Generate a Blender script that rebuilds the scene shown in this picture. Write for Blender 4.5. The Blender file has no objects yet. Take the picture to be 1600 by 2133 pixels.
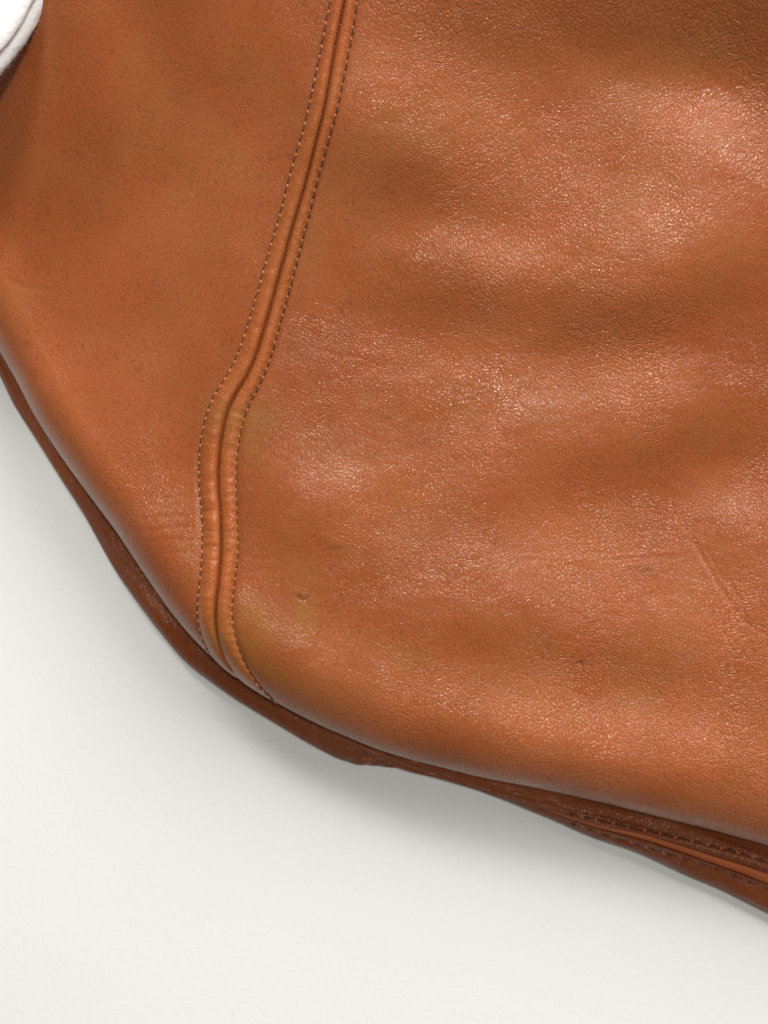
import bpy, math, random
import numpy as np
from mathutils import Vector, Matrix

random.seed(7)
sc = bpy.context.scene
# ------------------------------------------------------------------ camera
CAM_H = 0.42
REF_Z = 0.07
K = 0.24 / 1600.0
cam_d = bpy.data.cameras.new("camera")
cam = bpy.data.objects.new("camera", cam_d)
sc.collection.objects.link(cam)
cam.location = (0, 0, CAM_H)
cam.rotation_euler = (0, 0, 0)
cam_d.sensor_fit = 'VERTICAL'
cam_d.sensor_height = 36.0
cam_d.lens = 36.0 * (CAM_H - REF_Z) / (K * 2133)
cam_d.clip_start = 0.01
cam_d.clip_end = 50
cam_d.dof.use_dof = True
cam_d.dof.focus_distance = CAM_H - 0.070
cam_d.dof.aperture_fstop = 10.0
sc.camera = cam
# ------------------------------------------------------------------ world and lamps
w = bpy.data.worlds.new("World")
sc.world = w
w.use_nodes = True
w.node_tree.nodes["Background"].inputs[0].default_value = (0.97, 1.0, 0.96, 1)
w.node_tree.nodes["Background"].inputs[1].default_value = 0.08


def area(name, loc, target, size, power, col, size_y=None):
    d = bpy.data.lights.new(name, 'AREA')
    d.energy = power
    d.color = col
    d.shape = 'RECTANGLE'
    d.size = size
    d.size_y = size_y or size
    o = bpy.data.objects.new(name, d)
    sc.collection.objects.link(o)
    o.location = loc
    v = Vector(target) - Vector(loc)
    o.rotation_euler = v.to_track_quat('-Z', 'Y').to_euler()
    return o


area("ceiling_lamp", (0.14, 0.20, 1.40), (0.03, 0, 0), 0.10, 7.6, (1.0, 0.99, 0.965), 0.08)
area("right_lamp", (0.72, 0.98, 0.98), (0.02, 0, 0), 1.25, 30.0, (1.0, 0.985, 0.95))
area("back_lamp", (-0.42, 1.02, 1.02), (-0.02, 0, 0), 0.30, 9.8, (1.0, 0.975, 0.935))
sc.view_settings.view_transform = 'Standard'
sc.view_settings.look = 'None'
sc.view_settings.exposure = 0.14
sc.view_settings.gamma = 1.0


# ------------------------------------------------------------------ helpers
def W(px, py, z):
    """photo pixel -> world xy on the horizontal plane at height z"""
    px = np.asarray(px, float)
    py = np.asarray(py, float)
    s = K * (CAM_H - z) / (CAM_H - REF_Z)
    return np.stack([(px - 800) * s, -(py - 1066.5) * s], -1)


def catmull(pts, n):
    """smooth resample of a polyline, n points at even arc length"""
    p = np.asarray(pts, float)
    p = np.vstack([2 * p[0] - p[1], p, 2 * p[-1] - p[-2]])
    out = []
    for i in range(1, len(p) - 2):
        t = np.linspace(0, 1, 24, endpoint=False)[:, None]
        p0, p1, p2, p3 = p[i - 1], p[i], p[i + 1], p[i + 2]
        out.append(0.5 * ((2 * p1) + (-p0 + p2) * t + (2 * p0 - 5 * p1 + 4 * p2 - p3) * t ** 2
                          + (-p0 + 3 * p1 - 3 * p2 + p3) * t ** 3))
    q = np.vstack(out + [p[-2][None]])
    s = np.concatenate([[0], np.cumsum(np.linalg.norm(np.diff(q, axis=0), axis=1))])
    u = np.linspace(0, s[-1], n)
    return np.stack([np.interp(u, s, q[:, k]) for k in range(q.shape[1])], -1)


def smoothline(a, n):
    """moving average of a polyline with fixed ends"""
    k = np.ones(2 * n + 1) / (2 * n + 1)
    out = a.copy()
    for j in range(a.shape[1]):
        lo = 2 * a[0, j] - a[n:0:-1, j]
        hi = 2 * a[-1, j] - a[-2:-n - 2:-1, j]
        out[:, j] = np.convolve(np.concatenate([lo, a[:, j], hi]), k, 'valid')
    return out


_rng = np.random.RandomState(11)
_tab = _rng.rand(256, 256)


def vnoise(x, y, seed=0):
    x = np.asarray(x, float) + seed * 17.31
    y = np.asarray(y, float) + seed * 9.77
    xi = np.floor(x).astype(int)
    yi = np.floor(y).astype(int)
    fx = x - xi
    fy = y - yi
    fx = fx * fx * fx * (fx * (fx * 6 - 15) + 10)
    fy = fy * fy * fy * (fy * (fy * 6 - 15) + 10)
    a = _tab[xi % 256, yi % 256]
    b = _tab[(xi + 1) % 256, yi % 256]
    c = _tab[xi % 256, (yi + 1) % 256]
    d = _tab[(xi + 1) % 256, (yi + 1) % 256]
    return (a * (1 - fx) + b * fx) * (1 - fy) + (c * (1 - fx) + d * fx) * fy - 0.5


def fbm(x, y, seed=0, octv=3):
    r = 0
    a = 1.0
    for i in range(octv):
        r = r + a * vnoise(x * 2 ** i, y * 2 ** i, seed + i * 3)
        a *= 0.5
    return r


def sstep(a, b, x):
    t = np.clip((x - a) / (b - a), 0, 1)
    return t * t * (3 - 2 * t)


def link(name, me, mat, parent=None):
    o = bpy.data.objects.new(name, me)
    sc.collection.objects.link(o)
    if mat is not None and not me.materials:
        me.materials.append(mat)
    if parent is not None:
        o.parent = parent
    return o


def tag(o, label=None, cat=None, group=None, kind=None):
    if label:
        o['label'] = label
    if cat:
        o['category'] = cat
    if group:
        o['group'] = group
    if kind:
        o['kind'] = kind


def np_mesh(name, V, F, attrs=None):
    me = bpy.data.meshes.new(name)
    me.vertices.add(len(V))
    me.vertices.foreach_set('co', np.ascontiguousarray(V, np.float32).ravel())
    me.loops.add(F.size)
    me.loops.foreach_set('vertex_index', np.ascontiguousarray(F, np.int32).ravel())
    me.polygons.add(len(F))
    me.polygons.foreach_set('loop_start', np.arange(0, F.size, F.shape[1], dtype=np.int32))
    me.update(calc_edges=True)
    me.polygons.foreach_set('use_smooth', np.ones(len(F), bool))
    for k, a in (attrs or {}).items():
        at = me.attributes.new(k, 'FLOAT', 'POINT')
        at.data.foreach_set('value', np.ascontiguousarray(a, np.float32).ravel())
    me.validate()
    return me


def grid_faces(nr, nc):
    i = np.arange(nr - 1)[:, None] * nc + np.arange(nc - 1)[None]
    i = i.ravel()
    return np.stack([i, i + 1, i + nc + 1, i + nc], -1)


def compact(V, F, attrs):
    used = np.unique(F)
    m = np.full(len(V), -1)
    m[used] = np.arange(len(used))
    return V[used], m[F], {k: a[used] for k, a in attrs.items()}


# ------------------------------------------------------------------ materials
def nodes_of(m):
    m.use_nodes = True
    nt = m.node_tree
    return nt, nt.nodes, nt.links, nt.nodes["Principled BSDF"]


def mathn(nt, op, a, b=None, c=None, clamp=False):
    n = nt.nodes.new('ShaderNodeMath')
    n.operation = op
    n.use_clamp = clamp
    for i, v in enumerate((a, b, c)):
        if v is None:
            continue
        if isinstance(v, (int, float)):
            n.inputs[i].default_value = v
        else:
            nt.links.new(v, n.inputs[i])
    return n.outputs[0]


def leather_mat(name, base, dark, rough=0.40, grain=1.0, coarse=1.0, use_attr=True, spec=0.5):
    m = bpy.data.materials.new(name)
    nt, N, L, P = nodes_of(m)
    tc = N.new('ShaderNodeTexCoord')
    obj = tc.outputs['Object']

    def noise(scale, det=3.0, rough_=0.55, vec=obj, dist=0.0):
        n = N.new('ShaderNodeTexNoise')
        n.inputs['Scale'].default_value = scale
        n.inputs['Detail'].default_value = det
        n.inputs['Roughness'].default_value = rough_
        n.inputs['Distortion'].default_value = dist
        L.new(vec, n.inputs['Vector'])
        return n

    # gently swirling coordinates so that the grain runs in changing directions
    warp = noise(26, 2)
    sub = N.new('ShaderNodeVectorMath')
    sub.operation = 'SUBTRACT'
    L.new(warp.outputs['Color'], sub.inputs[0])
    sub.inputs[1].default_value = (.5, .5, .5)
    sca = N.new('ShaderNodeVectorMath')
    sca.operation = 'SCALE'
    L.new(sub.outputs[0], sca.inputs[0])
    sca.inputs['Scale'].default_value = 0.022
    warp2 = noise(420, 2)
    sub2 = N.new('ShaderNodeVectorMath')
    sub2.operation = 'SUBTRACT'
    L.new(warp2.outputs['Color'], sub2.inputs[0])
    sub2.inputs[1].default_value = (.5, .5, .5)
    sca2 = N.new('ShaderNodeVectorMath')
    sca2.operation = 'SCALE'
    L.new(sub2.outputs[0], sca2.inputs[0])
    sca2.inputs['Scale'].default_value = 0.0011
    add = N.new('ShaderNodeVectorMath')
    L.new(obj, add.inputs[0])
    L.new(sca.outputs[0], add.inputs[1])
    add2 = N.new('ShaderNodeVectorMath')
    L.new(add.outputs[0], add2.inputs[0])
    L.new(sca2.outputs[0], add2.inputs[1])
    mp = N.new('ShaderNodeMapping')
    mp.inputs['Scale'].default_value = (1.25, 0.80, 1.0)
    mp.inputs['Rotation'].default_value = (0, 0, math.radians(-14))
    L.new(add2.outputs[0], mp.inputs['Vector'])

    def voro(scale, feat='DISTANCE_TO_EDGE', vec=mp.outputs[0]):
        v = N.new('ShaderNodeTexVoronoi')
        v.feature = feat
        v.inputs['Scale'].default_value = scale
        v.inputs['Randomness'].default_value = 1.0
        L.new(vec, v.inputs['Vector'])
        return v.outputs['Distance']

    fine = mathn(nt, 'SMOOTH_MIN', voro(930), 0.26, 0.12)
    mid = mathn(nt, 'SMOOTH_MIN', voro(330), 0.11, 0.06)
    fuzz = noise(1900, 2).outputs['Fac']
    lump = noise(300, 3).outputs['Fac']
    # where the grain stands out and where it is smooth
    vary = N.new('ShaderNodeMapRange')
    vary.inputs['From Min'].default_value = 0.35
    vary.inputs['From Max'].default_value = 0.65
    vary.inputs['To Min'].default_value = 0.45
    vary.inputs['To Max'].default_value = 1.15
    L.new(noise(22, 2).outputs['Fac'], vary.inputs['Value'])
    h = mathn(nt, 'MULTIPLY', fine, 0.62)
    h = mathn(nt, 'MULTIPLY_ADD', mid, 0.9 * coarse, h)
    h = mathn(nt, 'MULTIPLY_ADD', fuzz, 0.05, h)
    h = mathn(nt, 'MULTIPLY_ADD', lump, 0.08, h)
    stren = mathn(nt, 'MULTIPLY', vary.outputs[0], grain)
    if use_attr:
        at = N.new('ShaderNodeAttribute')
        at.attribute_name = 'grain'
        stren = mathn(nt, 'MULTIPLY', stren, at.outputs['Fac'])
    h = mathn(nt, 'MULTIPLY', h, stren)
    b = N.new('ShaderNodeBump')
    b.inputs['Strength'].default_value = 1.0
    b.inputs['Distance'].default_value = 0.00052
    L.new(h, b.inputs['Height'])
    L.new(b.outputs[0], P.inputs['Normal'])

    # colour: broad uneven dye, painted shade in the grain cracks
    ramp = N.new('ShaderNodeValToRGB')
    e = ramp.color_ramp.elements
    e[0].position = 0.28
    e[0].color = (*dark, 1)
    e[1].position = 0.72
    e[1].color = (*base, 1)
    mid_c = [0.5 * (a + c) for a, c in zip(base, dark)]
    mx = noise(13, 4, 0.55, dist=0.4)
    L.new(mx.outputs['Fac'], ramp.inputs['Fac'])
    crack_shade = N.new('ShaderNodeMapRange')
    crack_shade.inputs['From Min'].default_value = 0.0
    crack_shade.inputs['From Max'].default_value = 0.10
    crack_shade.inputs['To Min'].default_value = 0.62
    crack_shade.inputs['To Max'].default_value = 1.0
    L.new(voro(930), crack_shade.inputs['Value'])
    mul = N.new('ShaderNodeMix')
    mul.data_type = 'RGBA'
    mul.blend_type = 'MULTIPLY'
    mul.inputs[0].default_value = 0.8
    L.new(ramp.outputs[0], mul.inputs[6])
    L.new(crack_shade.outputs[0], mul.inputs[7])
    hue = N.new('ShaderNodeValToRGB')
    he = hue.color_ramp.elements
    he[0].position = 0.32
    he[0].color = (1.0, 0.91, 0.90, 1)
    he[1].position = 0.68
    he[1].color = (0.97, 1.03, 1.0, 1)
    L.new(noise(31, 3, 0.6, dist=0.8).outputs['Fac'], hue.inputs['Fac'])
    mh = N.new('ShaderNodeMix')
    mh.data_type = 'RGBA'
    mh.blend_type = 'MULTIPLY'
    mh.inputs[0].default_value = 1.0
    L.new(mul.outputs[2], mh.inputs[6])
    L.new(hue.outputs[0], mh.inputs[7])
    col = mh.outputs[2]
    if use_attr:
        st = N.new('ShaderNodeAttribute')
        st.attribute_name = 'stain'
        brk = N.new('ShaderNodeMapRange')
        brk.inputs['From Min'].default_value = 0.3
        brk.inputs['From Max'].default_value = 0.7
        brk.inputs['To Min'].default_value = 0.15
        brk.inputs['To Max'].default_value = 1.6
        L.new(noise(110, 6, 0.7).outputs['Fac'], brk.inputs['Value'])
        f = mathn(nt, 'MULTIPLY', st.outputs['Fac'], brk.outputs[0], clamp=True)
        m2 = N.new('ShaderNodeMix')
        m2.data_type = 'RGBA'
        L.new(f, m2.inputs[0])
        L.new(col, m2.inputs[6])
        m2.inputs[7].default_value = (0.245, 0.12, 0.026, 1)
        mk = N.new('ShaderNodeAttribute')
        mk.attribute_name = 'mark'
        m3 = N.new('ShaderNodeMix')
        m3.data_type = 'RGBA'
        L.new(mk.outputs['Fac'], m3.inputs[0])
        L.new(m2.outputs[2], m3.inputs[6])
        m3.inputs[7].default_value = (0.045, 0.018, 0.006, 1)
        col = m3.outputs[2]
    L.new(col, P.inputs['Base Color'])
    rr = N.new('ShaderNodeMapRange')
    rr.inputs['From Min'].default_value = 0.3
    rr.inputs['From Max'].default_value = 0.7
    rr.inputs['To Min'].default_value = rough - 0.05
    rr.inputs['To Max'].default_value = rough + 0.08
    L.new(noise(60, 3).outputs['Fac'], rr.inputs['Value'])
    L.new(rr.outputs[0], P.inputs['Roughness'])
    P.inputs['Specular IOR Level'].default_value = spec
    P.inputs['Specular Tint'].default_value = (1.0, 0.87, 0.78, 1)
    return m


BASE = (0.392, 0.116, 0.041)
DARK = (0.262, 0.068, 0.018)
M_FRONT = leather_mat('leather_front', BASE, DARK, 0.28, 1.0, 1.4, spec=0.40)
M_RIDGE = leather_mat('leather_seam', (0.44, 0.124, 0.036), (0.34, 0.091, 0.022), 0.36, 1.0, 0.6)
M_BACK_SHADED = leather_mat('leather_back_shaded', (0.27, 0.068, 0.019), (0.20, 0.046, 0.011), 0.34, 1.5, 1.2, use_attr=False)  # same leather, darkened in colour for the shade under the front edge


def plain_mat(name, col, rough, bump_scale=None, bump=0.0002):
    m = bpy.data.materials.new(name)
    nt, N, L, P = nodes_of(m)
    P.inputs['Base Color'].default_value = (*col, 1)
    P.inputs['Roughness'].default_value = rough
    tc = N.new('ShaderNodeTexCoord')
    if bump_scale:
        n = N.new('ShaderNodeTexNoise')
        n.inputs['Scale'].default_value = bump_scale
        n.inputs['Detail'].default_value = 3
        L.new(tc.outputs['Object'], n.inputs['Vector'])
        b = N.new('ShaderNodeBump')
        b.inputs['Strength'].default_value = 1
        b.inputs['Distance'].default_value = bump
        L.new(n.outputs['Fac'], b.inputs['Height'])
        L.new(b.outputs[0], P.inputs['Normal'])
    return m


M_THREAD = plain_mat('thread', (0.38, 0.15, 0.058), 0.55, 3000, 0.0001)
M_HOLE = plain_mat('hole_shade', (0.080, 0.022, 0.006), 0.75, 2500, 0.0001)  # dark colour paints the shade inside the stitch holes
M_CLOTH = plain_mat('white_flannel', (0.80, 0.78, 0.77), 0.95, 500, 0.0003)

m = bpy.data.materials.new('white_laminate')
nt, N, L, P = nodes_of(m)
tc = N.new('ShaderNodeTexCoord')
P.inputs['Base Color'].default_value = (0.79, 0.787, 0.752, 1)
P.inputs['Roughness'].default_value = 0.5
P.inputs['Specular IOR Level'].default_value = 0.3
wn = N.new('ShaderNodeTexNoise')
wn.inputs['Scale'].default_value = 300
wn.inputs['Detail'].default_value = 1
L.new(tc.outputs['Object'], wn.inputs['Vector'])
mixv = N.new('ShaderNodeVectorMath')
mixv.operation = 'MULTIPLY_ADD'
L.new(wn.outputs['Color'], mixv.inputs[0])
mixv.inputs[1].default_value = (0.0022, 0.0022, 0.0022)
L.new(tc.outputs['Object'], mixv.inputs[2])
mg = N.new('ShaderNodeTexNoise')
mg.inputs['Scale'].default_value = 560
mg.inputs['Detail'].default_value = 1.5
L.new(mixv.outputs[0], mg.inputs['Vector'])
rp = N.new('ShaderNodeMapRange')
rp.interpolation_type = 'SMOOTHSTEP'
rp.inputs['From Min'].default_value = 0.38
rp.inputs['From Max'].default_value = 0.62
L.new(mg.outputs['Fac'], rp.inputs['Value'])
bb = N.new('ShaderNodeBump')
bb.inputs['Strength'].default_value = 1.0
bb.inputs['Distance'].default_value = 0.000020
L.new(rp.outputs[0], bb.inputs['Height'])
L.new(bb.outputs[0], P.inputs['Normal'])
vs_ = N.new('ShaderNodeTexVoronoi')
vs_.inputs['Scale'].default_value = 55
L.new(tc.outputs['Object'], vs_.inputs['Vector'])
sp = N.new('ShaderNodeMapRange')
sp.inputs['From Min'].default_value = 0.006
sp.inputs['From Max'].default_value = 0.016
sp.inputs['To Min'].default_value = 0.55
sp.inputs['To Max'].default_value = 1.0
L.new(vs_.outputs['Distance'], sp.inputs['Value'])
tn = N.new('ShaderNodeTexNoise')
tn.inputs['Scale'].default_value = 9
L.new(tc.outputs['Object'], tn.inputs['Vector'])
tm = N.new('ShaderNodeMix')
tm.data_type = 'RGBA'
L.new(tn.outputs['Fac'], tm.inputs[0])
tm.inputs[6].default_value = (0.725, 0.715, 0.70, 1)
tm.inputs[7].default_value = (0.70, 0.715, 0.675, 1)
tx_ = N.new('ShaderNodeMix')
tx_.data_type = 'RGBA'
tx_.blend_type = 'MULTIPLY'
tx_.inputs[0].default_value = 1
L.new(tm.outputs[2], tx_.inputs[6])
L.new(sp.outputs[0], tx_.inputs[7])
L.new(tx_.outputs[2], P.inputs['Base Color'])
M_TABLE = m

# ------------------------------------------------------------------ the white surface
s = 0.7
yn = -0.31
me = bpy.data.meshes.new('table_top')
me.from_pydata([(-s, yn, 0), (s, yn, 0), (s, s, 0), (-s, s, 0),
                (-s, yn, -.03), (s, yn, -.03), (s, s, -.03), (-s, s, -.03)], [],
               [(0, 1, 2, 3), (7, 6, 5, 4), (0, 4, 5, 1), (1, 5, 6, 2), (2, 6, 7, 3), (3, 7, 4, 0)])
o = link('table_top', me, M_TABLE)
tag(o, kind='structure')

# ------------------------------------------------------------------ outline curves (photo pixels)
E_PX = [(-420, -330), (-330, -60), (-230, 210), (-130, 440), (-55, 610), (0, 725), (26, 770), (50, 814), (75, 864), (105, 912), (135, 957),
        (175, 1012), (212, 1062), (250, 1113), (287, 1170), (350, 1262), (382, 1303), (415, 1340), (450, 1374),
        (490, 1407), (540, 1441), (600, 1475), (662, 1507), (718, 1531), (775, 1555), (850, 1579), (925, 1598),
        (1000, 1617), (1100, 1636), (1194, 1656), (1287, 1678), (1381, 1702), (1475, 1725), (1600, 1760),
        (1720, 1796), (1860, 1840), (2060, 1905)]
S_PX = [(-470, -300), (-380, -20), (-270, 250), (-165, 480), (-80, 640), (0, 782), (25, 837), (75, 915), (125, 995), (175, 1072), (235, 1180),
        (285, 1253), (320, 1300), (350, 1337), (387, 1380), (450, 1428), (500, 1463), (562, 1500), (625, 1538),
        (675, 1566), (712, 1584), (742, 1594), (780, 1597), (830, 1600), (880, 1606), (940, 1622), (1000, 1645), (1100, 1687),
        (1162, 1712), (1240, 1747), (1319, 1773), (1381, 1800), (1444, 1830), (1506, 1855), (1600, 1902),
        (1720, 1960), (1860, 2020), (2060, 2110)]
M_PX = [(430, 1325), (500, 1390), (560, 1432), (600, 1462), (650, 1500), (700, 1533), (750, 1561), (800, 1586), (850, 1607), (912, 1622),
        (975, 1640), (1025, 1655), (1100, 1676), (1194, 1700), (1262, 1715), (1334, 1733), (1400, 1752), (1475, 1777), (1540, 1797),
        (1600, 1816), (1720, 1858), (1860, 1905), (2060, 1975)]
ZC, RZ = 0.031, 0.0195


def RXf(x):
    # the roll of the edge is tighter along the left side than along the bottom
    return 0.0165 + 0.0145 * sstep(-0.085, -0.015, x)



NE = 1000
Ew = smoothline(catmull(W(*np.array(E_PX).T, ZC), NE), 9)
tan = np.gradient(Ew, axis=0)
tan /= np.linalg.norm(tan, axis=1)[:, None]
nor = np.stack([-tan[:, 1], tan[:, 0]], -1)           # points into the bag


def edge_dist(P2):
    """signed distance and foot index to the rolled edge"""
    P2 = np.asarray(P2, float).reshape(-1, 2)
    d = np.empty(len(P2))
    idx = np.empty(len(P2), int)
    Es = Ew[::2]
    for a in range(0, len(P2), 20000):
        q = P2[a:a + 20000]
        D = (q[:, None, 0] - Es[None, :, 0]) ** 2 + (q[:, None, 1] - Es[None, :, 1]) ** 2
        i = D.argmin(1) * 2
        i = np.clip(i, 1, NE - 2)
        v = q - Ew[i]
        along = (v * tan[i]).sum(1)
        dn = (v * nor[i]).sum(1)
        d[a:a + 20000] = np.where(np.abs(along) > 0.01, np.sqrt((v ** 2).sum(1)) * np.sign(dn), dn)
        idx[a:a + 20000] = i
    return d, idx


# seam lines in photo pixels
SEAM_C = [(808, -470), (775, -295), (742, -120), (730, -60), (719, 0), (706, 62), (694, 125), (683, 190), (674, 235), (662, 285), (647, 345), (636, 388), (625, 425), (608, 480),
          (595, 528), (575, 600), (555, 672), (546, 700), (532, 745), (512, 788), (491, 822), (473, 862), (461, 915),
          (456, 962), (455, 1012), (459, 1062), (461, 1112), (460, 1165), (455, 1215), (451, 1250), (449, 1287),
          (453, 1325), (466, 1368), (487, 1402), (512, 1436), (545, 1475), (575, 1512)]
SEAM_L = [(779, -470), (746, -295), (713, -120), (701, -60), (689, 0), (679, 52), (667, 117), (660, 150), (647, 210), (632, 275), (612, 337), (595, 405), (580, 462),
          (560, 527), (540, 600), (520, 668), (510, 700), (490, 752), (465, 797), (442, 832), (429, 870), (419, 915),
          (415, 962), (414, 1000), (419, 1050), (422, 1100), (422, 1145), (420, 1182), (415, 1227), (411, 1262),
          (412, 1290), (418, 1318), (430, 1350), (450, 1385), (475, 1428), (502, 1468)]
SEAM_R = [(831, -470), (798, -295), (765, -120), (753, -60), (742, 0), (732, 75), (724, 112), (712, 175), (700, 232), (687, 277), (672, 332), (657, 385), (642, 450),
          (630, 495), (621, 530), (603, 600), (584, 668), (575, 700), (562, 747), (547, 787), (527, 825), (510, 860),
          (500, 900), (494, 937), (490, 975), (491, 1025), (492, 1075), (495, 1125), (494, 1162), (489, 1200), (483, 1250),
          (482, 1287), (487, 1320), (497, 1357), (512, 1390), (530, 1417), (545, 1436), (577, 1465), (612, 1502), (642, 1538)]

# soft folds: (px, py, radius along, radius across, angle of the long axis in the picture, height in mm)
GLOSSY = [  # (px, py, radius along, across, angle, amount): crests and hollows turned to the ceiling lamp
    (1520, 265, 190, 74, 25, 1.3), (1270, 185, 200, 42, 30, .5), (960, 505, 170, 58, 10, .75), (1090, 545, 150, 40, 12, .4),
    (1270, 800, 240, 70, -8, .75), (1010, 770, 190, 80, 10, .35), (870, 255, 80, 60, 0, .3), (1570, 1055, 100, 95, -30, .85),
    (830, 1130, 170, 50, 10, .45), (1360, 1512, 260, 40, 13, .9), (620, 690, 100, 60, 0, .25), (340, 1010, 120, 70, 60, .3),
    (1480, 1250, 120, 70, 30, .25), (220, 20, 70, 40, 0, .35),
]
SHADED = [  # slopes turned towards (negative) or away from the near side of the table
    (1520, 40, 420, 120, 8, -.30), (690, 520, 70, 160, 15, -.15), (640, 1250, 80, 80, 0, -.1), (1000, 60, 220, 80, 10, -.12), (820, 375, 190, 95, 20, -.26), (1040, 655, 220, 70, 5, -.24),
    (1370, 660, 200, 80, -20, -.26), (1260, 975, 270, 80, -15, -.24), (1060, 1350, 260, 80, 5, -.20), (1400, 1390, 200, 60, 10, -.14),
    (650, 1120, 130, 90, 0, -.20), (700, 850, 130, 70, 0, -.08), (1320, 430, 220, 60, 10, .08), (560, 330, 60, 160, 15, -.05),
    (300, 640, 160, 60, 0, -.05), (150, 330, 160, 60, -30, -.06), (1000, 1010, 160, 50, 0, .06),
]
LAMP = np.array([0.14, 0.20, 1.40])
RELIEF = None
_wp = {}


def WP(px, py):
    # plan point of the leather seen at a photo pixel, taking its height into account
    if RELIEF is None:
        return W(px, py, REF_Z)
    if (px, py) not in _wp:
        _wp[(px, py)] = to_plan([(px, py)])[0]
    return _wp[(px, py)]



def px_gauss(x, y, spec):
    cx, cy, ra, rb, ang, val = spec
    c = WP(cx, cy)
    a = math.radians(-ang)
    u = (x - c[0]) * math.cos(a) + (y - c[1]) * math.sin(a)
    v = -(x - c[0]) * math.sin(a) + (y - c[1]) * math.cos(a)
    return val * np.exp(-(u / (ra * K)) ** 2 - (v / (rb * K)) ** 2)


GX0, GY0, GH, GNX, GNY = -0.20, -0.20, 0.0036, 116, 124


def dome(d, x):
    dd = np.maximum(d - RXf(x) * 0.75, 0)
    return np.where(d > 0, 0.014 * dd ** 2 / (dd ** 2 + 0.048 ** 2), 0)


def relax_surface():
    """least squares relief whose slopes follow the folds listed above; cubic spline coefficients"""
    gx = GX0 + GH * np.arange(GNX)
    gy = GY0 + GH * np.arange(GNY)
    X, Y = np.meshgrid(gx, gy, indexing='ij')
    M = np.clip(sum(px_gauss(X, Y, (g[0], g[1], g[2] * .86, g[3] * .86, g[4], g[5])) for g in GLOSSY), 0, 1)
    T = -0.26 + 1.5 * sum(px_gauss(X, Y, g) for g in SHADED)
    T = T * (1 - M)
    P = np.stack([X, Y, np.full_like(X, 0.075)], -1)
    c = np.array([0, 0, CAM_H]) - P
    c /= np.linalg.norm(c, axis=2)[..., None]
    l = LAMP - P
    l /= np.linalg.norm(l, axis=2)[..., None]
    hv = c + l
    nx_ = hv[..., 0] / hv[..., 2]
    ny_ = hv[..., 1] / hv[..., 2] + T
    d, _ = edge_dist(np.stack([X, Y], -1).reshape(-1, 2))
    d = d.reshape(X.shape)
    dm = dome(d, X)
    tx = -nx_ - np.gradient(dm, GH, axis=0)
    ty = -ny_ - np.gradient(dm, GH, axis=1)
    rgt = sstep(-0.07, -0.01, X)
    inside = sstep(0.006, 0.034, d)
    wx = (0.10 + 1.9 * M) * (0.45 + 0.55 * rgt) * inside + 0.02
    wy = (0.6 + 2.0 * M) * (0.45 + 0.55 * rgt) * inside + 0.02
    tx = tx * inside
    ty = ty * inside
    anc = 40.0 * (1 - sstep(0.006, 0.034, d)) ** 2 + 0.002
    fx = 0.5 * (wx[1:] + wx[:-1]) / GH ** 2 * 1e-4
    fy = 0.5 * (wy[:, 1:] + wy[:, :-1]) / GH ** 2 * 1e-4

    def A(z):
        o = anc * 1e-1 * z
        dx = (z[1:] - z[:-1]) * fx
        dy = (z[:, 1:] - z[:, :-1]) * fy
        o[1:] += dx
        o[:-1] -= dx
        o[:, 1:] += dy
        o[:, :-1] -= dy
        return o
    b = np.zeros_like(X)
    ax = 0.5 * (tx[1:] + tx[:-1]) * GH * fx
    ay = 0.5 * (ty[:, 1:] + ty[:, :-1]) * GH * fy
    b[1:] += ax
    b[:-1] -= ax
    b[:, 1:] += ay
    b[:, :-1] -= ay
    z = np.zeros_like(X)
    r_ = b - A(z)
    p = r_.copy()
    rs_ = (r_ * r_).sum()
    for _ in range(900):
        Ap = A(p)
        al = rs_ / ((p * Ap).sum() + 1e-30)
        z += al * p
        r_ -= al * Ap
        rn = (r_ * r_).sum()
        if rn < 1e-18:
            break
        p = r_ + rn / rs_ * p
        rs_ = rn
    return z


def spline_at(Cf, x, y):
    fx = np.clip((x - GX0) / GH, 1.001, GNX - 3.001)
    fy = np.clip((y - GY0) / GH, 1.001, GNY - 3.001)
    ix = fx.astype(int)
    iy = fy.astype(int)
    u = fx - ix
    v = fy - iy

    def bs(t):
        return ((1 - t) ** 3 / 6, (3 * t ** 3 - 6 * t ** 2 + 4) / 6, (-3 * t ** 3 + 3 * t ** 2 + 3 * t + 1) / 6, t ** 3 / 6)
    bu = bs(u)
    bv = bs(v)
    o = np.zeros_like(x)
    for i in range(4):
        for j in range(4):
            o += bu[i] * bv[j] * Cf[ix + i - 1, iy + j - 1]
    return o


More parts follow.
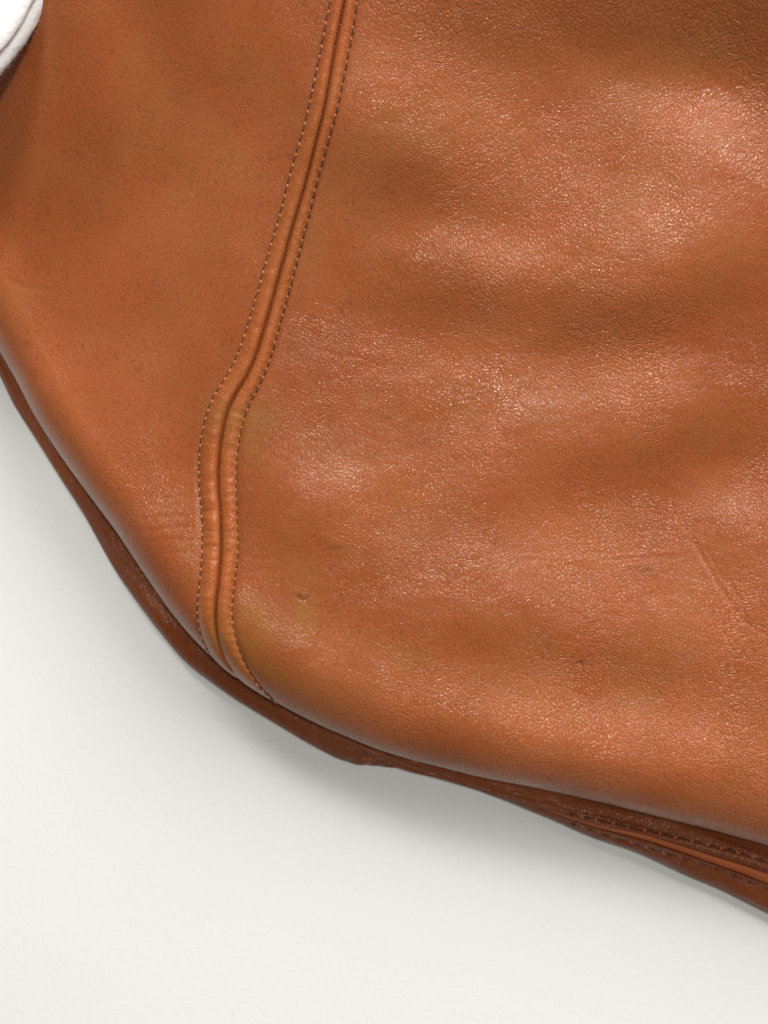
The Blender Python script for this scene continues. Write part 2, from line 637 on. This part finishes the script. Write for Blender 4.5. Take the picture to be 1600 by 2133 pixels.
CREASES = [  # (pixel polyline, width px, depth mm)
    ([(1440, 1120), (1470, 1170), (1495, 1215), (1525, 1260), (1560, 1300), (1610, 1330)], 5, .20),
    ([(1470, 1135), (1490, 1180), (1515, 1220)], 5, .14),
    ([(1510, 1200), (1545, 1260), (1560, 1320), (1570, 1380)], 5, .14),
    ([(1345, 1120), (1350, 1070), (1368, 1010), (1372, 940)], 6, .12),
    ([(1375, 1130), (1380, 1060), (1385, 1000)], 5, .10),
    ([(1080, 1155), (1200, 1165), (1320, 1155), (1420, 1150)], 4, -.10),
    ([(1120, 1175), (1240, 1172), (1370, 1185)], 4, -.07),
    ([(1060, 1030), (1035, 1080), (1010, 1120)], 5, .16),
    ([(640, 720), (700, 740), (760, 745)], 5, .08),
    ([(285, 1085), (330, 1078), (400, 1072)], 4, .12), ([(290, 1108), (350, 1100), (412, 1098)], 4, .12),
    ([(300, 1130), (350, 1124), (415, 1128)], 4, .12), ([(320, 1160), (370, 1150), (415, 1155)], 4, .10),
    ([(335, 1040), (380, 1035), (412, 1040)], 4, .08), ([(500, 1150), (540, 1165), (580, 1158)], 4, .12),
    ([(500, 1090), (535, 1100), (560, 1098)], 4, .08), ([(0, 575), (60, 600), (120, 605)], 5, .10),
    ([(617, 1238), (626, 1247), (642, 1244)], 3.5, .35),
    ([(420, 190), (450, 180), (475, 175)], 5, .08),
    ([(1450, 130), (1500, 180), (1560, 220)], 8, .12),
]


def seg_dist(P2, line):
    best = np.full(len(P2), 1e9)
    for a, b in zip(line[:-1], line[1:]):
        ab = b - a
        t = np.clip(((P2 - a) @ ab) / (ab @ ab + 1e-18), 0, 1)
        dd = np.hypot(*(P2 - a - t[:, None] * ab).T)
        best = np.minimum(best, dd)
    return best


FINE_LINES = []                     # grooves pressed in by the stitching, filled below


def height(P2, d, fine=True):
    """height above the table of the upper leather at plan points P2 (d = distance to edge)"""
    x, y = P2[:, 0], P2[:, 1]
    cosa = np.clip(1 - np.abs(d) / RXf(x), 0, 1)
    z = ZC + np.sign(d) * RZ * (1 - cosa ** 2.0) ** 0.5
    z = z + dome(d, x)
    wgt = sstep(0.002, 0.030, d)
    ex = spline_at(RELIEF, x, y) if RELIEF is not None else 0 * x
    ex += 0.0006 * fbm(x * 16, y * 16, 5, 2)
    ex += 0.00017 * fbm(x * 48 + y * 10, y * 62, 8, 2)
    z = z + ex * wgt
    if fine:
        right = sstep(-0.06, 0.0, x)
        z = z + (0.00007 * right + 0.00004) * fbm(x * 170, y * 230, 3, 2) * sstep(0, 0.01, d)
        for (pl, wpx, mm) in CREASES:
            ln = pl
            lo = ln.min(0) - 0.01
            hi = ln.max(0) + 0.01
            msk = (x > lo[0]) & (x < hi[0]) & (y > lo[1]) & (y < hi[1])
            if not msk.any():
                continue
            q = P2[msk]
            sd = seg_dist(q, ln)
            ends = np.minimum(np.hypot(*(q - ln[0]).T), np.hypot(*(q - ln[-1]).T))
            z[msk] -= mm * 1e-3 * np.exp(-(sd / (wpx * K)) ** 2) * sstep(0, 0.004, ends + 0.0008)
        for ln, wd, dep in FINE_LINES:
            msk = (x > ln[:, 0].min() - .004) & (x < ln[:, 0].max() + .004)
            sd = seg_dist(P2[msk], ln)
            z[msk] -= dep * np.exp(-(sd / wd) ** 2) * np.clip(sstep(0, 0.008, d[msk]) + 0.2, 0, 1)
    return z


def surf(P2, fine=False):
    """plan point (may lie beyond the edge: wraps under) -> point on the leather"""
    P2 = np.asarray(P2, float).reshape(-1, 2)
    d, i = edge_dist(P2)
    out = P2.copy()
    neg = d < 0
    out[neg] = Ew[i[neg]] + nor[i[neg]] * (-d[neg])[:, None]
    z = height(P2, d, fine)
    return np.column_stack([out, z]), d


def to_plan(pix):
    """pixels seen on the upper leather -> plan points (perspective of the height solved)"""
    pix = np.asarray(pix, float)
    z = np.full(len(pix), REF_Z)
    for _ in range(12):
        P2 = W(pix[:, 0], pix[:, 1], z[:, None][:, 0])
        d, i = edge_dist(P2)
        zn = height(P2, np.maximum(d, 0.0), False)
        z = 0.5 * z + 0.5 * zn
    return P2


for _pass in range(3):
    _new = relax_surface()
    RELIEF = _new
    _wp.clear()
CREASES = [(catmull(to_plan(pl), 14), wpx, mm) for pl, wpx, mm in CREASES]

NS = 1000
ctrC = smoothline(catmull(to_plan(SEAM_C), NS), 6)
ctrL = smoothline(catmull(to_plan(SEAM_L), NS), 6)
ctrR = smoothline(catmull(to_plan(SEAM_R), NS), 6)


def paired(Ln):
    D = ((ctrC[:, None] - Ln[None]) ** 2).sum(2).argmin(1)
    return smoothline(Ln[D], 14)


ctrL, ctrR = paired(ctrL), paired(ctrR)
FINE_LINES = [(ctrL[::12], 0.0011, 0.0005), (ctrR[::12], 0.0011, 0.0006), (ctrC[::12], 0.0012, 0.0014)]

# ------------------------------------------------------------------ the bag
bag = bpy.data.objects.new('leather_bag', None)
sc.collection.objects.link(bag)
bag.location = (0.04, 0.0, 0)
tag(bag, 'tan orange grained leather bag with a double stitched seam lying on a white table', 'bag')
OFF = Vector((-0.04, 0, 0))


def bag_part(name, me, mat, parent=bag):
    me.transform(Matrix.Translation(OFF))
    o = link(name, me, mat, parent)
    return o


# --- upper leather, one big grid then cut along the seam
alph = np.radians(np.concatenate([np.linspace(-86, 0, 26, endpoint=False), np.linspace(0, 90, 84)]))
RXE = RXf(Ew[:, 0])
rows_xy, rows_d = [], []
d_rows = np.concatenate([(np.sign(alph) * (1 - np.cos(alph)))[:, None] * RXE, RXE + (0.052 - RXE) * np.linspace(0, 1, 50)[1:, None]])
far_n = 520
nc = NE
blocks = []
for dv in d_rows:
    blocks.append(Ew + nor * np.abs(dv)[:, None])
C = Ew + nor * 0.052
top_y = 0.24
F_ = np.stack([C[:, 0], np.maximum(np.full(nc, top_y), C[:, 1] + 0.01)], -1)
for t in np.linspace(0, 1, far_n + 1)[1:]:
    blocks.append(C * (1 - t) + F_ * t)
G = np.stack(blocks)                              # rows, cols, 2
nr = G.shape[0]
P2 = G.reshape(-1, 2)
d = np.empty((nr, nc))
d[:len(d_rows)] = d_rows
dfar, _ = edge_dist(G[len(d_rows):].reshape(-1, 2))
d[len(d_rows):] = dfar.reshape(-1, nc)
# blend so the normal-offset part meets the measured distance
d = d.ravel()
Z = height(P2, d, True)
V = np.column_stack([P2, Z])
F = grid_faces(nr, nc)


def spot(P2, px, py, r, ry=None, ang=0):
    c = WP(px, py)
    a = math.radians(-ang)
    u = (P2[:, 0] - c[0]) * math.cos(a) + (P2[:, 1] - c[1]) * math.sin(a)
    v = -(P2[:, 0] - c[0]) * math.sin(a) + (P2[:, 1] - c[1]) * math.cos(a)
    return np.exp(-(u / (r * K)) ** 2 - (v / ((ry or r) * K)) ** 2)


def stain_of(P2):
    a = (0.42 * spot(P2, 548, 862, 38, 30) + 0.30 * spot(P2, 520, 930, 30, 60) + 0.5 * spot(P2, 520, 1305, 52, 66)
         + 0.6 * spot(P2, 634, 1288, 24, 46) + 0.35 * spot(P2, 560, 1400, 130, 26, 32)
         + 0.30 * spot(P2, 860, 1375, 40, 22) + 0.25 * spot(P2, 1330, 1450, 50, 30)
         + 0.15 * spot(P2, 640, 490, 40, 150, 15) + 0.14 * spot(P2, 820, 270, 90, 60) + 0.12 * spot(P2, 690, 370, 25, 90, 15)
         + 0.1 * spot(P2, 720, 980, 70, 40) + 0.35 * spot(P2, 470, 850, 40, 60) + 0.3 * spot(P2, 445, 1330, 30, 60)
         + 0.22 * spot(P2, 60, 610, 60, 20) + 0.18 * spot(P2, 1460, 100, 90, 60) + 0.2 * spot(P2, 620, 1190, 60, 30))
    return np.clip(0.95 * a, 0, 1)


def mark_of(P2):
    a = (0.95 * spot(P2, 1211, 1378, 8, 3.5) + 0.55 * spot(P2, 622, 1242, 7, 3.5, 45) + 0.6 * spot(P2, 634, 1247, 9, 3.0, -15)
         + 0.30 * spot(P2, 57, 715, 9, 7) + 0.3 * spot(P2, 1340, 1185, 20, 9) + 0.25 * spot(P2, 705, 1140, 20, 7)
         + 0.2 * spot(P2, 230, 110, 4) + 0.22 * spot(P2, 885, 560, 7, 5))
    return np.clip(a, 0, 1)


def grain_of(P2):
    x = P2[:, 0]
    y = P2[:, 1]
    g = 0.40 + 0.55 * sstep(-0.05, 0.03, x)
    g += 0.30 * sstep(-0.01, -0.10, y) * sstep(-0.12, -0.02, x)
    g += 0.35 * spot(P2, 330, 1080, 160, 160)
    g *= 1 - 0.45 * spot(P2, 1180, 330, 200, 70, 20)
    g *= 1 - 0.35 * spot(P2, 700, 450, 110, 200)
    return g


attrs = {'stain': stain_of(P2), 'mark': mark_of(P2), 'grain': grain_of(P2)}
# which side of the seam each column of faces is on (the seam overlaps the cut)
fc = P2[F].mean(1)
cy = ctrC[:, 1]
order = np.argsort(cy)
xs = np.interp(fc[:, 1], cy[order], ctrC[order, 0])
# under the rolled edge the cut simply carries on
fd = d[F].mean(1)
left = fc[:, 0] < xs
me = np_mesh('front_panel', *compact(V, F[~left], attrs)[:2], compact(V, F[~left], attrs)[2])
o = bag_part('front_panel', me, M_FRONT)
tag(o, 'wide grained and creased panel right of the seam')
me = np_mesh('side_panel', *compact(V, F[left], attrs)[:2], compact(V, F[left], attrs)[2])
o = bag_part('side_panel', me, M_FRONT)
tag(o, 'smoother narrow panel left of the seam')


# --- raised seam ridges
def ridge_mesh(name, A, B, h, skew, sink_b, sa=0.0, wr=0.0, seed=0):
    nx = 18
    v = np.linspace(0, 1, nx)
    prof = (np.sin(np.pi * v ** skew)) ** 0.55 * h
    prof = prof - sink_b * np.clip((v - 0.86) / 0.14, 0, 1) ** 2 - sa * np.clip((0.14 - v) / 0.14, 0, 1) ** 2
    Q = A[None] * (1 - v)[:, None, None] + B[None] * v[:, None, None]
    n = A.shape[0]
    base, dd_ = surf(Q.reshape(-1, 2), False)
    base = base.reshape(nx, n, 3)
    du = np.gradient(base, axis=1)
    dv = np.gradient(base, axis=0)
    nn = np.cross(du, dv)
    nn /= np.linalg.norm(nn, axis=2)[..., None] + 1e-12
    flip = np.where((nn[..., 2] * np.sign(dd_.reshape(nx, n))) < 0, -1, 1)
    nn *= flip[..., None]
    s = np.arange(n) * np.linalg.norm(A[-1] - A[0]) / n
    yy = A[:, 1]
    amt = 0.35 + 0.65 * (np.exp(-((yy + 0.0) / 0.035) ** 2))
    wrk = vnoise(s * 330 + 40, np.zeros(n), seed)[None] * np.ones((nx, 1)) + 0.6 * vnoise(s[None] * 700 + 0 * v[:, None], v[:, None] * 1.2 + 0 * s[None], seed + 3)
    crs = -np.clip(np.abs(vnoise(s * 260, np.zeros(n) + .3, seed + 7)) * -6 + 0.45, 0, 1)[None] * 0.5
    fade = 0.22 + 0.78 * sstep(0.0, 0.012, dd_.reshape(nx, n))
    sl = np.concatenate([[0], np.cumsum(np.linalg.norm(np.diff(A, axis=0), axis=1))])
    pucker = 1 - 0.55 * np.exp(-(v / 0.16) ** 2)[:, None] * (0.5 + 0.5 * np.cos(2 * np.pi * sl / 0.00292))[None]
    off = prof[:, None] * pucker * fade * (1 + wr * amt[None] * (wrk + crs)) + 0.00012 * vnoise(s[None] * 120, v[:, None] * 2 + seed, seed)
    Pts = base + nn * off[..., None]
    P2 = Q.reshape(-1, 2)
    return np_mesh(name, Pts.reshape(-1, 3), grid_faces(nx, n),
                   {'stain': np.clip(stain_of(P2) + 0.02, 0, 1), 'mark': mark_of(P2), 'grain': np.full(nx * n, 0.6)})


gapn = np.gradient(ctrC, axis=0)
gapn /= np.linalg.norm(gapn, axis=1)[:, None]
gapn = np.stack([-gapn[:, 1], gapn[:, 0]], -1)
wob = (0.00012 * vnoise(np.arange(NS) * .12, np.zeros(NS), 2))[:, None]
cL = ctrC - gapn * (0.00012 + wob)
cR = ctrC + gapn * (0.00014 - wob)
if np.linalg.norm(cL[100] - ctrL[100]) > np.linalg.norm(cR[100] - ctrL[100]):
    cL, cR = cR, cL
o = bag_part('seam_ridge', ridge_mesh('seam_ridge', ctrL, cL, 0.0016, 1.4, 0.0019, 0.0003, 0.25, 1), M_RIDGE)
tag(o, 'rounded ridge on the left of the seam groove')
o = bag_part('seam_ridge', ridge_mesh('seam_ridge', ctrR, cR, 0.0013, 1.0, 0.0019, 0.0003, 0.24, 5), M_RIDGE)
tag(o, 'rounded ridge on the right of the seam groove')


# --- stitches
def capsule(name, L_, r, flat=1.0, seg=8, rings=7, arch=0.0):
    vs, fs = [], []
    for i in range(rings):
        t = -1 + 2 * i / (rings - 1)
        rr = r * math.sqrt(max(0.0, 1 - abs(t) ** 3)) + 1e-6
        for k in range(seg):
            a = 2 * math.pi * k / seg
            vs.append((t * L_ / 2, rr * math.cos(a), rr * flat * math.sin(a) - arch * t * t))
    for i in range(rings - 1):
        for k in range(seg):
            fs.append((i * seg + k, i * seg + (k + 1) % seg, (i + 1) * seg + (k + 1) % seg, (i + 1) * seg + k))
    me = bpy.data.meshes.new(name)
    me.from_pydata(vs, [], fs)
    me.polygons.foreach_set('use_smooth', [True] * len(fs))
    return me


me_thread = capsule('stitch', 0.00150, 0.00036, 0.8, arch=0.00022)
me_hole = capsule('needle_hole', 0.0021, 0.00060, 0.35, seg=8, rings=6)  # flat dark body laid at each hole, standing for its shade


def row_of_stitches(line, side, pitch=0.00292, slant=12, lim=0.0004, lift=0.0003, scale=1.0, surf_fn=None):
    s = np.concatenate([[0], np.cumsum(np.linalg.norm(np.diff(line, axis=0), axis=1))])
    cnt = int(s[-1] / pitch)
    for i in range(cnt):
        for kind, sh in (('needle_hole', 0.0), ('stitch', 0.5)):
            u = (i + sh + random.uniform(-.07, .07)) * pitch
            if u >= s[-1] - 0.0006:
                continue
            p = np.array([np.interp(u, s, line[:, 0]), np.interp(u, s, line[:, 1])])
            q = np.array([np.interp(u + 5e-4, s, line[:, 0]), np.interp(u + 5e-4, s, line[:, 1])])
            tg = q - p
            tg /= np.linalg.norm(tg) + 1e-12
            pn = np.array([-tg[1], tg[0]])
            pts, dd_ = surf_fn(np.array([p, p + tg * 6e-4, p + pn * 6e-4]))
            if surf_fn is SURF and (dd_[0] < lim or W_out(pts[0])):
                continue
            X = Vector(pts[1] - pts[0]).normalized()
            Y = Vector(pts[2] - pts[0])
            Zv = X.cross(Y).normalized()
            if Zv.z < 0:
                Zv = -Zv
            Y = Zv.cross(X).normalized()
            up = lift if kind == 'stitch' else lift * 0.35
            loc = Vector(pts[0]) + Zv * up + OFF
            R = Matrix((X, Y, Zv)).transposed().to_4x4()
            sl = math.radians(slant * side * (1 if kind == 'stitch' else -1) + random.uniform(-7, 7))
            M4 = Matrix.Translation(loc) @ R @ Matrix.Rotation(sl, 4, 'Z')
            sx = random.uniform(.85, 1.12) * scale
            sy = random.uniform(.8, 1.2) * scale
            o = link(kind, me_thread if kind == 'stitch' else me_hole, M_THREAD if kind == 'stitch' else M_HOLE, bag)
            o.matrix_local = M4 @ Matrix.Diagonal((sx, sy, 1, 1))


def SURF(P):
    return surf(P, True)


def W_out(p):
    return p[1] > 0.21


row_of_stitches(ctrL, 1, surf_fn=SURF)
row_of_stitches(ctrR, 1, surf_fn=SURF)


# --- lower layers that show below the rolled edge
def loft(name, outer_px, z_out, r_out, z_in, inset, n=900, nv=48, wave=0.0006, seed=0, sag=0.0, x_from=None):
    """strip from under the bag out to an outline, rolled round and back under"""
    Lo = smoothline(catmull(W(*np.array(outer_px).T, z_out), n), 7)
    tg = np.gradient(Lo, axis=0)
    tg /= np.linalg.norm(tg, axis=1)[:, None]
    nn = np.stack([-tg[:, 1], tg[:, 0]], -1)
    rows = []
    s = np.arange(n) * 0.0005
    # outside roll
    angs = np.radians(np.linspace(-80, 90, nv))
    for a in angs:
        off = r_out[0] * (1 - math.cos(a))
        z = z_out + r_out[1] * math.sin(a)
        w_ = wave * fbm(s * 35, np.full(n, a * 0.6), seed, 3) * math.sin(max(a, 0)) * 2
        mod = np.clip(0.75 + 1.6 * fbm(s * 9, np.full(n, 3.3), seed + 2, 2), 0, 1.4)
        w_ = w_ - r_out[1] * 0.22 * mod * (np.exp(-((a - 0.95) / 0.10) ** 2) + 0.6 * np.exp(-((a - 0.45) / 0.07) ** 2))
        rows.append(np.column_stack([Lo + nn * off, np.full(n, z) + w_]))
    for t in np.linspace(0, 1, 24)[1:]:
        off = r_out[0] + inset * t
        z = z_out + r_out[1] + (z_in - z_out - r_out[1]) * t * t * (3 - 2 * t) - sag * math.sin(math.pi * t)
        w_ = wave * fbm(s * 35, np.full(n, 0.94 + t * 2.0), seed, 3) * 2 * (1 - t * .5)
        rows.append(np.column_stack([Lo + nn * off, z + w_]))
    V = np.vstack(rows)
    return V, len(rows), n, Lo, nn


# back panel (lies on the table)
V, r_, c_, Lo_b, nn_b = loft('back_panel', S_PX, 0.0058, (0.010, 0.0052), 0.0185, 0.016, wave=0.0015, seed=4)
# little diagonal tucks where the corner folds
xx, yy = V[:, 0], V[:, 1]
for (a, b_, dep, wd) in (((752, 1606), (800, 1578), .0018, 7), ((775, 1604), (830, 1585), .0015, 6), ((715, 1594), (770, 1570), .0010, 9)):
    ln = np.array([W(*a, 0.008), W(*b_, 0.008)])
    sd = seg_dist(V[:, :2], ln)
    V[:, 2] -= dep * np.exp(-(sd / (wd * K)) ** 2)
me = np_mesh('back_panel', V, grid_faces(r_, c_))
o = bag_part('back_panel', me, M_BACK_SHADED)
tag(o, 'back leather with shade painted into its colour, showing below the rolled front edge')

# folded gusset between front and back
V, r_, c_, Lo_m, nn_m = loft('bottom_fold', M_PX, 0.0125, (0.0045, 0.0022), 0.0195, 0.014, n=700, wave=0.0008, seed=9)
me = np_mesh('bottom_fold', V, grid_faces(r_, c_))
o = bag_part('bottom_fold', me, M_BACK_SHADED)
tag(o, 'smooth folded bottom leather in the shade of the front edge')

# --- seam along the underside, lower right
LOW_TOP = [(1010, 1650), (1100, 1670), (1194, 1696), (1262, 1712), (1331, 1727), (1369, 1735), (1406, 1743), (1441, 1751), (1478, 1760), (1519, 1771), (1559, 1782), (1600, 1795), (1700, 1828), (1800, 1862)]
LOW_A = [(1000, 1652), (1100, 1678), (1194, 1706), (1262, 1722), (1334, 1736), (1400, 1755), (1475, 1779), (1540, 1799), (1600, 1819), (1700, 1854), (1800, 1890)]
LOW_B = [(1000, 1654), (1100, 1681), (1194, 1712), (1262, 1730), (1334, 1749), (1400, 1770), (1475, 1797), (1540, 1820), (1600, 1844), (1700, 1884), (1800, 1925)]
LOW_BOT = [(1000, 1656), (1100, 1684), (1194, 1716), (1262, 1738), (1334, 1760), (1375, 1773), (1434, 1789), (1494, 1808), (1534, 1824), (1600, 1853), (1700, 1896), (1800, 1940)]


def strip3d(name, A_px, B_px, zA, zB, h, n=420, nx=14, seed=0, sink=(0.0, 0.0), pw=0.6):
    A = smoothline(catmull(W(*np.array(A_px).T, zA), n), 4)
    B = smoothline(catmull(W(*np.array(B_px).T, zB), n), 4)
    v = np.linspace(0, 1, nx)[:, None]
    prof = h * np.sin(np.pi * v) ** pw - sink[0] * np.clip(1 - v * 7, 0, 1) - sink[1] * np.clip(1 - (1 - v) * 7, 0, 1)
    tuck = -0.0075 * (1 - sstep(0.02, 0.36, np.linspace(0, 1, n)))[None]
    z = zA * (1 - v) + zB * v + tuck + prof + 0.0003 * vnoise(np.arange(n)[None] * 0.06, v * 2, seed) * np.sin(np.pi * v)
    X = A[None, :, 0] * (1 - v) + B[None, :, 0] * v
    Y = A[None, :, 1] * (1 - v) + B[None, :, 1] * v
    V = np.stack([X, Y, z], -1).reshape(-1, 3)
    return np_mesh(name, V, grid_faces(nx, n)), A, B


ZL = 0.0150
me, A_, B_ = strip3d('lower_seam_ridge', LOW_TOP, LOW_A, ZL, ZL - .0002, 0.0012, sink=(0.0008, 0.003))
o = bag_part('lower_seam_ridge', me, M_BACK_SHADED)
tag(o, 'upper ridge of the seam on the shaded underside')
me, A2, B2 = strip3d('lower_seam_piping', LOW_A, LOW_B, ZL - .0010, ZL - .0025, 0.0006, seed=3, sink=(0.002, 0.002))
M_PIPE = plain_mat('piping_leather', (0.42, 0.105, 0.028), 0.5, 900, 0.00015)
o = bag_part('lower_seam_piping', me, M_PIPE)
tag(o, 'red brown piping strip inside the lower seam')
me, A3, B3 = strip3d('lower_seam_ridge', LOW_B, LOW_BOT, ZL - .0018, ZL - .0035, 0.0010, seed=6, sink=(0.002, 0.0006))
o = bag_part('lower_seam_ridge', me, M_BACK_SHADED)
tag(o, 'lower ridge of the seam on the shaded underside')
# leather skirt from the lower ridge out to the silhouette
SK_OUT = [p for p in S_PX if p[0] >= 1000]
A = smoothline(catmull(W(*np.array([(1000, 1652)] + LOW_BOT[1:]).T, ZL - .0038), 420), 4)
Bc = smoothline(catmull(W(*np.array([(1000, 1648), (1100, 1686), (1162, 1711), (1240, 1745), (1319, 1771), (1381, 1798), (1444, 1828), (1506, 1853), (1600, 1899), (1720, 1958), (1800, 1995)]).T, 0.006), 420), 4)
vv = np.linspace(0, 1, 20)[:, None]
ang = vv * math.pi / 2
X = A[None, :, 0] + (Bc[None, :, 0] - A[None, :, 0]) * np.sin(ang)
Y = A[None, :, 1] + (Bc[None, :, 1] - A[None, :, 1]) * np.sin(ang)
zz = 0.006 + (ZL - .0040 - 0.006 - 0.0075 * (1 - sstep(0.02, 0.36, np.linspace(0, 1, 420)))[None]) * np.cos(ang) + 0.0007 * fbm(np.arange(420)[None] * 0.035, vv * 1.5, 12, 2) * np.sin(ang * 2)
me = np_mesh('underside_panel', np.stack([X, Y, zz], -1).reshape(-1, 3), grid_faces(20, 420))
o = bag_part('underside_panel', me, M_BACK_SHADED)
tag(o, 'wrinkled brown leather below the lower seam')


def flat_rows(line_px, z, lift):
    ln = catmull(W(*np.array(line_px).T, z), 300)

    def fn(P):
        P = np.asarray(P)
        return np.column_stack([P, np.full(len(P), z + lift)]), np.ones(len(P))
    return ln, fn


ln, fn = flat_rows([p for p in LOW_TOP if p[0] > 1180], ZL, 0.0002)
row_of_stitches(ln, -1, pitch=0.0058, slant=25, surf_fn=fn, scale=1.05, lift=0.0002)
ln, fn = flat_rows([p for p in LOW_BOT if p[0] > 1180], ZL - .0035, 0.0002)
row_of_stitches(ln, -1, pitch=0.0062, slant=20, surf_fn=fn, scale=0.95, lift=0.0002)

# ------------------------------------------------------------------ white cloth on the upper left corner
zt = float(surf(to_plan([(30, 60)]))[0][0, 2])
cl = bpy.data.objects.new('white_cloth', None)
sc.collection.objects.link(cl)
cl.location = (-0.12, 0.17, zt)
tag(cl, 'folded white fluffy cloth covering the bag at the upper left corner', 'cloth')
zc_cl = zt + 0.0050
CL_PX = [(190, -200), (150, -90), (122, -35), (102, 0), (84, 36), (60, 75), (34, 112), (0, 155), (-50, 212), (-120, 290), (-200, 370)]


def cloth_layer(name, px, zc, rx, rz, depth, seed):
    n = 320
    Lc = smoothline(catmull(W(*np.array(px).T, zc), n), 6)
    tg = np.gradient(Lc, axis=0)
    tg /= np.linalg.norm(tg, axis=1)[:, None]
    nn = np.stack([-tg[:, 1], tg[:, 0]], -1)
    if nn[n // 2, 0] > 0:
        nn = -nn
    s = np.arange(n) * 0.0004
    rows = []
    for a in np.radians(np.linspace(-90, 90, 34)):
        wv = 0.0005 * fbm(s * 90, np.full(n, a), seed, 3)
        rows.append(np.column_stack([Lc + nn * (rx * (1 - math.cos(a)) + wv[:, None]), zc + rz * math.sin(a) + wv]))
    for t in np.linspace(0, 1, 40)[1:]:
        wv = 0.0012 * fbm(s * 60, np.full(n, 1.57 + t * 4), seed, 3)
        rows.append(np.column_stack([Lc + nn * (rx + depth * t), zc + rz + 0.003 * t + wv]))
    V = np.vstack(rows)
    me = np_mesh(name, V, grid_faces(len(rows), n))
    me.transform(Matrix.Translation(-cl.location))
    return link(name, me, M_CLOTH, cl), Lc, nn


o, Lc, nnc = cloth_layer('lower_fold', CL_PX, zc_cl, 0.005, 0.0042, 0.05, 2)
CL2 = [(x - 22, y - 18) for x, y in CL_PX]
o2, Lc2, nn2 = cloth_layer('upper_fold', CL2, zc_cl + 0.0052, 0.004, 0.0026, 0.05, 6)
# loose fibres along the edge: thin curved three sided hairs
vs, fs = [], []
rs = np.random.RandomState(3)
for Lq, nq, z0, rxx, rzz in ((Lc, nnc, zc_cl, .005, .0042), (Lc2, nn2, zc_cl + .0052, .004, .0026)):
    for i in range(1300):
        k = rs.randint(2, len(Lq) - 2)
        a = math.radians(rs.uniform(-60, 88))
        p = np.array([*(Lq[k] + nq[k] * rxx * (1 - math.cos(a))), z0 + rzz * math.sin(a)])
        out = np.array([*(-nq[k] * math.cos(a)), math.sin(a)]) + rs.normal(0, .7, 3)
        out /= np.linalg.norm(out)
        bend = rs.normal(0, .8, 3)
        ln_ = rs.uniform(.0004, .0013)
        r = 0.000022
        b0 = len(vs)
        for j in range(4):
            t = j / 3
            c = p + out * ln_ * t + bend * ln_ * t * t * .5
            for q in range(3):
                aa = 2.094 * q
                vs.append(tuple(c + r * (1 - .6 * t) * np.array([math.cos(aa), math.sin(aa), 0.4 * math.sin(aa + 1)])))
        for j in range(3):
            for q in range(3):
                fs.append((b0 + 3 * j + q, b0 + 3 * j + (q + 1) % 3, b0 + 3 * j + 3 + (q + 1) % 3, b0 + 3 * j + 3 + q))
me = bpy.data.meshes.new('fuzz')
me.from_pydata(vs, [], fs)
me.transform(Matrix.Translation(-cl.location))
o = link('fuzz', me, M_CLOTH, cl)
tag(o, kind='stuff')
